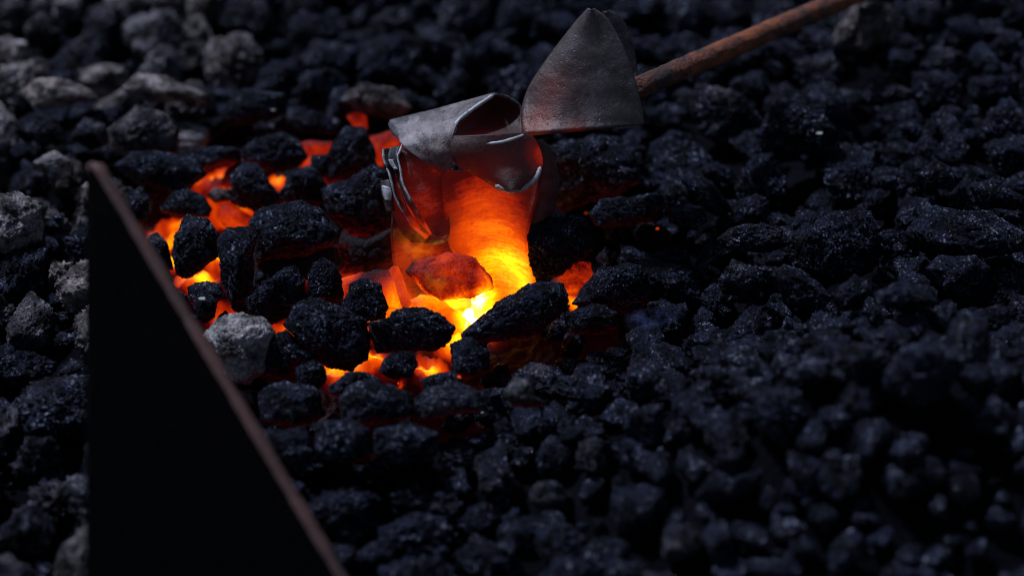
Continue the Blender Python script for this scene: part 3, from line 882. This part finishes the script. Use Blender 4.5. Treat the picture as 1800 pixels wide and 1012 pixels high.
# front wall of the cup, dull red
petal('cup_front',
      [(796, 240, -8), (792, 258, -10), (795, 275, -10), (806, 290, -9), (830, 303, -9), (855, 318, -10), (880, 334, -10)],
      [(924, 234, -8), (938, 244, -6), (949, 266, -4), (952, 288, -4), (947, 306, -5), (938, 320, -6), (922, 333, -8)],
      M_CUP, bulge=lambda u, v: -11 * math.sin(math.pi * u), seed=6, wob=0.5, label='dull red bulging front of the cup')
ribbon('rolled_edge', [(797, 240, -9), (812, 248, -13), (842, 253, -18), (880, 250, -19), (905, 243, -15), (924, 236, -9)], 0.0008, M_BRIGHT)
ribbon('rolled_edge', [(870, 326, -15), (890, 333, -16), (908, 335, -15), (926, 327, -12), (942, 312, -9), (950, 293, -7)], 0.0014, M_BRIGHT)
ribbon('rolled_edge', [(797, 238, -6), (803, 216, -5), (820, 200, -2), (842, 184, 2), (868, 167, 8)], 0.0010, M_BRIGHT)
ribbon('rolled_edge', [(868, 167, 8), (890, 170, 11), (912, 184, 12)], 0.0008, M_DARKST)
# hot blade in the middle: orange above, yellow below
petal('petal',
      [(778, 300, -6), (780, 340, -3), (783, 380, 3), (788, 420, 12), (796, 440, 18), (815, 470, 26), (830, 520, 34), (835, 560, 40)],
      [(952, 300, 0), (944, 345, 2), (932, 385, 6), (926, 420, 12), (928, 450, 18), (938, 490, 26), (945, 530, 32), (950, 560, 38)],
      M_HOTST, bulge=lambda u, v: 14 * math.sin(math.pi * u), thick=0.002, seed=7, wob=1.3, nu=70, nv=80, label='broad glowing blade shading from orange to yellow')
ribbon('rolled_edge', [(798, 291, -9), (786, 294, -9), (779, 306, -8), (780, 340, -5), (784, 380, 2), (789, 420, 11), (797, 441, 17), (815, 462, 24)], 0.0007, M_HOTST)
# hot blade at the left
petal('petal',
      [(703, 262, 0), (688, 300, 0), (686, 340, 2), (694, 380, 4), (708, 408, 6), (725, 424, 8)],
      [(786, 296, 2), (786, 330, 3), (788, 370, 4), (790, 400, 5), (786, 420, 6), (765, 428, 7)],
      M_LEFT, bulge=-5, seed=8, wob=1.6, nu=44, nv=50, label='glowing dark orange blade at the left')
ribbon('rolled_edge', [(706, 330, -4), (722, 370, -4), (738, 395, -4), (756, 412, -3), (775, 420, -1), (788, 412, 0)], 0.0007, M_HOTST)
# sheet behind, going down into the fire
petal('petal',
      [(690, 360, 16), (688, 420, 22), (694, 470, 28), (706, 520, 32), (712, 545, 36)],
      [(800, 380, 16), (800, 430, 24), (815, 470, 34), (840, 510, 42), (850, 550, 48)],
      M_LEFT, bulge=6, seed=9, wob=1.2, label='glowing sheet going down into the fire')
# dark drip of slag at the foot
ribbon('slag_drip', [(690, 468, 2), (700, 490, 2), (707, 512, 1), (712, 528, 0), (717, 541, 0)], 0.0026, M_HOT, flat=0.7, wave=0.0)
# curled, burnt edge at the far left
petal('curled_edge',
      [(673, 262, -3), (676, 285, -3), (684, 305, -4), (690, 325, -4), (697, 352, -3), (720, 392, -3), (750, 419, -3)],
      [(703, 258, -6), (698, 275, -7), (704, 298, -7), (709, 325, -7), (724, 356, -7), (742, 386, -6), (757, 412, -4)],
      M_DARKST, bulge=5, seed=10, wob=2.2, nu=24, nv=50, label='curled black burnt edge with worn bright rims')
ribbon('rolled_edge', [(673, 263, -4), (676, 285, -4), (684, 305, -5), (690, 326, -5), (697, 352, -4), (722, 393, -4), (752, 419, -4)], 0.0006, M_BRIGHT)
ribbon('rolled_edge', [(706, 254, -7), (703, 266, -8), (699, 276, -8), (704, 298, -8), (709, 325, -8), (725, 356, -8), (743, 386, -7), (758, 413, -5)], 0.0006, M_BRIGHT)
petal('scale_flake', [(683, 280, -4), (686, 290, -4), (693, 298, -4)], [(699, 282, -6), (702, 292, -6), (703, 297, -6)], M_BRIGHT, bulge=1, seed=11, wob=1.5, nu=10, nv=10)
petal('curled_edge', [(671, 318, -1), (672, 335, -1), (675, 350, 0), (682, 372, 0)], [(688, 316, -3), (690, 332, -3), (690, 345, -2), (692, 372, 0)], M_DARKST, bulge=-2, seed=12, wob=1.8, nu=16, nv=24)
petal('scale_flake', [(673, 326, -3), (674, 338, -3), (679, 352, -3)], [(687, 330, -5), (688, 340, -5), (686, 352, -4)], M_BRIGHT, bulge=-1, seed=13, wob=1.5, nu=10, nv=10)
# dark side blade to the right of the glow
petal('petal',
      [(940, 250, 10), (945, 290, 12), (940, 340, 14), (934, 390, 16), (930, 420, 18)],
      [(950, 246, 18), (972, 270, 22), (979, 330, 24), (968, 385, 24), (955, 415, 24)],
      steel_material('dark_red_steel', [(PD(940, 385, DF), 0.50, 0.013), (PD(950, 330, DF), 0.26, 0.02)], (0.02, 0.016, 0.018), (0.06, 0.05, 0.05), streak=0.25), bulge=-4, seed=15, wob=1.5, label='dark side blade with a dull red foot')

# the rod
M_ROD = rust_material('rusty_rod', (0.016, 0.015, 0.019), (0.36, 0.085, 0.020), patch=(0.43, 0.57), scale=44, bump=0.003)
def rod():
    a = PD(1040, 205, DF + 0.022); b = PD(1125, 153, DF + 0.012); e = PD(1700, -95, 1.44)
    n, m = 120, 24
    v, f = [], []
    for i in range(n + 1):
        t = i / n
        p = a.lerp(b, min(1, t / 0.15)) if t < 0.15 else b.lerp(e, (t - 0.15) / 0.85)
        tg = (e - b).normalized()
        s = tg.cross(Vector((0, 0, 1))).normalized(); w = s.cross(tg)
        for k in range(m):
            an = 2 * math.pi * k / m
            r = 0.0058 * (1 + 0.03 * math.sin(i * 0.9 + k))
            v.append(p + s * (r * math.cos(an)) + w * (r * math.sin(an)) - FL.location)
    v = np.array(v)
    nrm = fbm(v * 210, 3)
    for i in range(n + 1):
        c = v[i * m:(i + 1) * m].mean(0)
        v[i * m:(i + 1) * m] += (v[i * m:(i + 1) * m] - c) * (nrm[i * m:(i + 1) * m] * 0.07)[:, None]
    for i in range(n):
        for k in range(m):
            x = i * m + k; y = i * m + (k + 1) % m
            f.append((x, y, y + m, x + m))
    f.append(tuple(range(m))[::-1]); f.append(tuple(n * m + k for k in range(m)))
    me = new_mesh('rod', v, f, M_ROD)
    bm = bmesh.new(); bm.from_mesh(me); bmesh.ops.recalc_face_normals(bm, faces=bm.faces); bm.to_mesh(me); bm.free()
    o = link('rod', me, FL); o['label'] = 'round rusty rod, orange-brown along its top'
rod()
tag(FL, 'forged steel piece with petal-like blades on a rusty rod, glowing at its foot', 'forged steel')

# ------------------------------------------------------------------ the rest of the bed: lumps packed by dropping them one by one
RES = 0.003
GX0, GX1, GY0, GY1 = -0.50, 0.50, -0.40, 0.50
NX, NY = int((GX1 - GX0) / RES), int((GY1 - GY0) / RES)
gxx, gyy = np.meshgrid(GX0 + (np.arange(NX) + .5) * RES, GY0 + (np.arange(NY) + .5) * RES)
H = bedv(gxx, gyy) - 0.022
def stamp(x, y, r, top, base):
    d2 = ((gxx - x) ** 2 + (gyy - y) ** 2) / (r * r)
    z = base + (top - base) * np.sqrt(np.maximum(0, 1 - d2))
    H[:] = np.where(d2 < 1, np.maximum(H, z), H)
for (x, y, r, top) in FOOT:
    stamp(x, y, r, top, top - r)

def in_poly(x, y, P):
    c = False
    n = len(P)
    for i in range(n):
        x1, y1 = P[i]; x2, y2 = P[(i + 1) % n]
        if (y1 > y) != (y2 > y) and x < (x2 - x1) * (y - y1) / (y2 - y1) + x1: c = not c
    return c
FIREZONE = [(225, 385), (330, 300), (395, 235), (480, 225), (600, 205), (690, 200), (720, 170), (960, 230), (1000, 240), (1060, 400), (1060, 470), (1090, 560), (1000, 600),
            (870, 610), (870, 680), (720, 700), (560, 720), (450, 690), (345, 610), (270, 480)]
HERO_POLY = [p for (p, *_rest) in HEROES]

def lump_h(x, y, r, zr):
    i0 = max(0, int((x - r - GX0) / RES)); i1 = min(NX, int((x + r - GX0) / RES) + 1)
    j0 = max(0, int((y - r - GY0) / RES)); j1 = min(NY, int((y + r - GY0) / RES) + 1)
    sub = H[j0:j1, i0:i1]
    d2 = ((gxx[j0:j1, i0:i1] - x) ** 2 + (gyy[j0:j1, i0:i1] - y) ** 2) / (r * r)
    m = d2 < 1
    if not m.any(): return None
    prof = zr * np.sqrt(1 - d2[m])
    g = sub[m] + prof
    return float(np.percentile(g, 76)), (j0, j1, i0, i1, d2, m)

# where lumps come small and sparse: the bare dusty ground at the far right
def density(px, py):
    if px > 1560 and py < 130: return 0.25
    if px > 1480 and py < 200: return 0.6
    return 1.0

def zone(px, py):
    if px < 640 and py < 300: return ('ash-dusted grey coal lump on the blurred heap behind the steel plate', 'ash-dusted coals behind the plate and the fire')
    if py < 200 and px < 1130: return ('blurred dark coal lump on the heap behind the steel blades', 'blurred coals behind the forged steel')
    if py < 260: return ('blurred dark coal lump on the heap below and behind the rusty rod', 'blurred coals around the rusty rod')
    if px < 330 and px < 160 + max(0, py - 280) * 0.62: return ('ash-grey coal lump in the bed left of the black steel plate', 'ash-grey coals left of the steel plate')
    if px > 1080 and py > 545: return ('out-of-focus dark lump on the near mound of coals at the lower right', 'out-of-focus coals on the near mound')
    if px > 1000 and py <= 545: return ('sharp glittering black coal lump in the bed right of the fire', 'glittering coals right of the fire')
    if py > 580: return ('soft-focus black coal lump in the near bed between the plate and the mound', 'soft-focus coals in front of the fire')
    return ('small black coal lump wedged among the coals around the fire', 'coals wedged around the fire')

def zone_ash(px, py, rng):
    a = rng.uniform(0.02, 0.24)
    if px < 420 and py < 640: a = rng.choice([rng.uniform(0.5, 0.82), rng.uniform(0.25, 0.5)], p=[0.65, 0.35])
    elif px < 460: a = rng.uniform(0.25, 0.55)
    elif py < 220 and px < 900: a = rng.choice([rng.uniform(0.25, 0.48), rng.uniform(0.05, 0.3)], p=[0.4, 0.6])
    elif px > 1150 and py < 260: a = rng.uniform(0.05, 0.4)
    elif py > 560: a = rng.choice([rng.uniform(0.22, 0.42), rng.uniform(0.0, 0.22)], p=[0.35, 0.65])
    return float(a)

for i, (v, f) in enumerate(PROTO):
    PROTO_MESH.append(new_mesh('coal_lump', v, f, M_COAL))

N_SCATTER = 300 - len(HEROES) - 2
rng = np.random.default_rng(77)
placed = 0
tries = 0
sizes = np.sort(rng.choice([0.0108, 0.0128, 0.0150, 0.0178, 0.0215], p=[0.18, 0.27, 0.27, 0.19, 0.09], size=N_SCATTER))[::-1] * rng.uniform(0.93, 1.07, N_SCATTER)

def plate_clear(p, r):
    d = (p - pA).dot(pn)
    if d > r + 0.002 or d < -r - PT - 0.002: return True
    return not (-0.02 - r < 0.0) or (p - pA).dot(out) > r + 0.002 or False

def seg_dist(p, a, b):
    t = max(0, min(1, (p - a).dot(b - a) / (b - a).length_squared))
    return (p - a - (b - a) * t).length
rodA, rodB = PD(1040, 205, DF + 0.022), PD(1700, -95, 1.44)

def drop(r, view=True, n_try=40, maxover=0.030):
    best = None
    for _ in range(n_try):
        if view:
            px = rng.uniform(-40, 1840); py = rng.uniform(-30, 1075)
            if rng.random() > density(px, py): continue
            p = PZ(px, py, 0.0)
            x, y = p.x, p.y
        else:
            x = rng.uniform(GX0 + .03, GX1 - .03); y = rng.uniform(GY0 + .03, GY1 - .03)
        res = lump_h(x, y, r * 0.92, r * 0.70)
        if res is None: continue
        z = res[0]
        ppx, ppy = project((x, y, z))
        if view or (-60 < ppx < 1860 and -60 < ppy < 1080):
            rp = r / (depth_of((x, y, z)) * K)
            if not view and z - bed(x, y) < -0.004 and r < 0.0095 and in_poly(ppx, ppy, FIREZONE):
                if max(a * math.exp(-((x - p.x) ** 2 + (y - p.y) ** 2) / (q + r) ** 2) for p, a, q in FIRE) > 0.16: continue
            elif in_poly(ppx, ppy, FIREZONE): continue
            bad = False
            for (ex, ey) in () if (not view and z - bed(x, y) < -0.004) else ((rp, 0), (-rp, 0), (0, -rp), (0, rp * .8), (.7 * rp, -.7 * rp), (-.7 * rp, -.7 * rp)):
                if in_poly(ppx + ex * .9, ppy + ey * .9, FIREZONE): bad = True; break
            if bad: continue
            if (view or z - bed(x, y) > 0.002) and any(in_poly(ppx, ppy, q) or in_poly(ppx, ppy - rp * .7, q) for q in HERO_POLY): continue
        if not plate_clear(Vector((x, y, z)), r): continue
        if seg_dist(Vector((x, y, z)), rodA, rodB) < r + 0.009: continue
        over = z - bed(x, y)
        if over > maxover: continue
        if best is None or over < best[0]:
            best = (over, x, y, z, res[1])
    return best

def commit(b, r):
    over, x, y, z, (j0, j1, i0, i1, d2, m) = b
    sub = H[j0:j1, i0:i1]
    top = z + r * 0.62 * np.sqrt(np.maximum(0, 1 - d2))
    sub[m] = np.maximum(sub[m], top[m])

for r in sizes:
    b = drop(float(r))
    if b is None: continue
    commit(b, float(r))
    over, x, y, z, _ = b
    o = bpy.data.objects.new('coal_lump', PROTO_MESH[int(rng.integers(N_PROTO))])
    COL.objects.link(o)
    o.location = (x, y, z)
    o.rotation_euler = (rng.normal(0, 0.35), rng.normal(0, 0.35), rng.uniform(0, 6.28))
    s = float(r) * 60
    o.scale = (s * rng.uniform(0.95, 1.2), s * rng.uniform(0.9, 1.1), s * rng.uniform(0.95, 1.2))
    ppx, ppy = project((x, y, z))
    lb, gr = zone(ppx, ppy)
    tag(o, lb, C, gr)
    o['ash'] = zone_ash(ppx, ppy, rng)
    o['warm'] = float(rng.uniform(0, 0.8))
    placed += 1
print('individual lumps placed', placed, 'heroes', len(HEROES))

# smaller lumps and crumbs that fill the gaps, past counting
def rubble():
    vs, fs, off = [], [], 0
    lows = []
    for i in range(8):
        lows.append(lump_proto(800 + i, 4))
    tot = 0
    for k in range(4300):
        if k < 3100:
            r = float(rng.choice([0.004, 0.006, 0.008, 0.010], p=[0.15, 0.25, 0.35, 0.25]))
            b = drop(r, view=False, n_try=9, maxover=0.014)
        else:
            r = float(rng.uniform(0.0015, 0.0045))
            b = drop(r, view=False, n_try=2, maxover=0.045)
        if b is None: continue
        commit(b, r)
        _, x, y, z, _ = b
        v, f = lows[int(rng.integers(8))]
        e = Matrix.Rotation(rng.uniform(0, 6.28), 3, 'Z') @ Matrix.Rotation(rng.normal(0, .5), 3, 'X')
        w = (v * 60 * r * rng.uniform(0.9, 1.2, 3)) @ np.array(e).T + np.array([x, y, z])
        vs.append(w); fs.append(f + off); off += len(v); tot += 1
    print('rubble pieces', tot)
    me = new_mesh('coal_rubble', np.concatenate(vs), np.concatenate(fs), M_COAL)
    o = link('coal_rubble', me)
    tag(o, 'small black coal crumbs filling the gaps between the larger lumps', 'coal rubble', kind='stuff')
    o['ash'] = 0.22; o['warm'] = 0.3
rubble()

M_CHIP = rust_material('ash_chip', (0.55, 0.50, 0.47), (0.72, 0.68, 0.66), scale=300)
# pale chips of ash and clinker lying on the coals
FLAKES = [((480, 196), 9, 5, 'small white chip on the black coals behind the fire', .95, .2),
          ((38, 80), 20, 8, 'flat pale flake at the upper left corner of the heap', .9, .6),
          ((66, 95), 17, 9, 'second pale flake just right of the flat one at the upper left', .9, .2),
          ((485, 404), 5, 2.5, 'tiny straw-coloured chip on the broad coal with the dark red underside', .8, 1.0),
          ((847, 728), 6, 5, 'small white grain in front of the lower glowing gaps', .9, .1),
          ((1440, 238), 12, 5, 'pale chip on the coals below the rusty rod', .95, .5),
          ((742, 125), 8, 12, 'upright pale chip on the heap behind the folded steel', .95, .5),
          ((356, 528), 14, 6, 'pinkish ash flake on the small coal by the plate edge', .8, 1.0)]
for k, ((px, py), w, h, lab, ash, warm) in enumerate(FLAKES):
    c0 = PZ(px, py, 0.014)
    dg = bpy.context.evaluated_depsgraph_get() if k == 0 else dg
    hit, loc, nrm, _, _, _ = scene.ray_cast(dg, CAM, (c0 - CAM).normalized())
    if not hit: continue
    v, f = lump_proto(950 + k, 3)
    v = v * 30 * np.array([w, w * 0.7, h]) * K * depth_of(loc)
    o = link('ash_flake', new_mesh('ash_flake', v, f, M_CHIP))
    o.location = loc + nrm * 0.001 + Vector((0, 0, 0.001))
    o['ash'] = ash; o['warm'] = warm
    tag(o, lab, 'ash flake', 'pale ash flakes on the coals')

# single sparks still glowing between the coals
M_SPARK = ember_material('spark', [(PZ(900, 600), 0.50, 3.0)], 1.0, 0.0, 0.1, 200)
for k, ((px, py), w, lab) in enumerate([((701, 673), 6, 'tiny glowing spark below the small black coal between the lower gaps'),
                                        ((1156, 402), 8, 'tiny red spark under the flat-topped glittering coal'),
                                        ((1030, 376), 6, 'thin red spark on the dark coals right of the hot steel'),
                                        ((807, 663), 11, 'small red ember showing right of the slanted lower gap')]):
    hit, loc, nrm, _, _, _ = scene.ray_cast(dg, CAM, ray(px, py).normalized())
    v, f = lump_proto(970 + k, 3)
    o = link('spark', new_mesh('spark', v * 19 * w * K * depth_of(loc), f, M_SPARK))
    o.location = loc + nrm * 0.0004
    tag(o, lab, 'spark', 'sparks among the coals')

# ------------------------------------------------------------------ thin smoke and the flames over the hollow
def wisp(name, a, b, width, mat, seed, bend=0.25):
    """a closed, wavering body of gas between two points"""
    d, f = ico(4)
    L = (b - a).length
    ax = (b - a).normalized(); sx = ax.cross(FWD).normalized(); sy = ax.cross(sx)
    v = []
    for q in d:
        t = q[2]
        off = math.sin(t * 2.3 + seed) * bend * L * 0.5
        wv = width * (0.55 + 0.45 * math.cos(t * 1.3 + seed))
        p = ax * (t * L * 0.5) + sx * (q[0] * wv + off) + sy * (q[1] * wv)
        v.append(p)
    me = new_mesh(name, v, f, mat)
    bm = bmesh.new(); bm.from_mesh(me); bmesh.ops.recalc_face_normals(bm, faces=bm.faces); bm.to_mesh(me); bm.free()
    o = link(name, me)
    o.location = (a + b) / 2
    return o

def gas_material(name, scatter=None, density=0.0, glow=None, strength=0.0, scale=120, stretch=(1, 1, 1)):
    m, T = new_mat(name)
    tc = T.n('ShaderNodeTexCoord')
    mp = T.n('ShaderNodeMapping'); mp.inputs['Scale'].default_value = stretch
    T.l(tc.outputs['Object'], mp.inputs['Vector'])
    n = T.ramp(T.noise(mp.outputs[0], scale, 3, 0.55, 1.2), [(0.46, 0.0), (0.72, 1.0)])
    # thins out towards its own edge
    g = T.n('ShaderNodeVectorMath', operation='SUBTRACT'); T.l(tc.outputs['Generated'], g.inputs[0]); g.inputs[1].default_value = (0.5, 0.5, 0.5)
    ln = T.n('ShaderNodeVectorMath', operation='LENGTH'); T.l(g.outputs[0], ln.inputs[0])
    fall = T.ramp(ln.outputs['Value'], [(0.08, 1.0), (0.46, 0.0)])
    k = T.math('MULTIPLY', n, fall)
    pv = T.n('ShaderNodeVolumePrincipled')
    if scatter:
        pv.inputs['Color'].default_value = (*scatter, 1)
        T.l(T.math('MULTIPLY', k, density), pv.inputs['Density'])
    else:
        pv.inputs['Density'].default_value = 0.0
    if glow:
        pv.inputs['Emission Color'].default_value = (*glow, 1)
        T.l(T.math('MULTIPLY', k, strength), pv.inputs['Emission Strength'])
    o = T.n('ShaderNodeOutputMaterial')
    T.l(pv.outputs[0], o.inputs['Volume'])
    return m
M_SMOKE = gas_material('smoke', scatter=(0.35, 0.45, 1.0), density=22, scale=120)
M_FLAME = gas_material('flame', glow=(1.0, 0.26, 0.004), strength=70, scale=95)
for k, (a, b, w, lab) in enumerate([
        (PZ(1085, 515, .024), PZ(1215, 602, .026), .0055, 'thin bluish smoke drifting over the coals right of the fire'),
        (PZ(1222, 285, .020), PZ(1210, 240, .040), .005, 'thin bluish wisp of smoke beside the dark coals under the grey blade'),
        (PD(1128, 120, 1.32), PD(1105, 25, 1.30), .010, 'faint bluish smoke rising behind the grey pointed blade')]):
    tag(wisp('smoke', a, b, w, M_SMOKE, k * 1.7), lab, 'smoke', kind='stuff')
for k, (a, b, w, lab) in enumerate([
        (PZ(768, 520, .030), PZ(778, 455, .050), .009, 'thin orange flame licking up over the glowing rock'),
        (PZ(806, 515, .034), PZ(815, 470, .050), .007, 'small orange flame at the right of the glowing rock'),
        (PZ(735, 470, .020), PZ(728, 390, .045), .014, 'faint orange flame in front of the left glowing blade')]):
    tag(wisp('flame', a, b, w, M_FLAME, k * 2.1 + 1), lab, 'flame', kind='stuff')
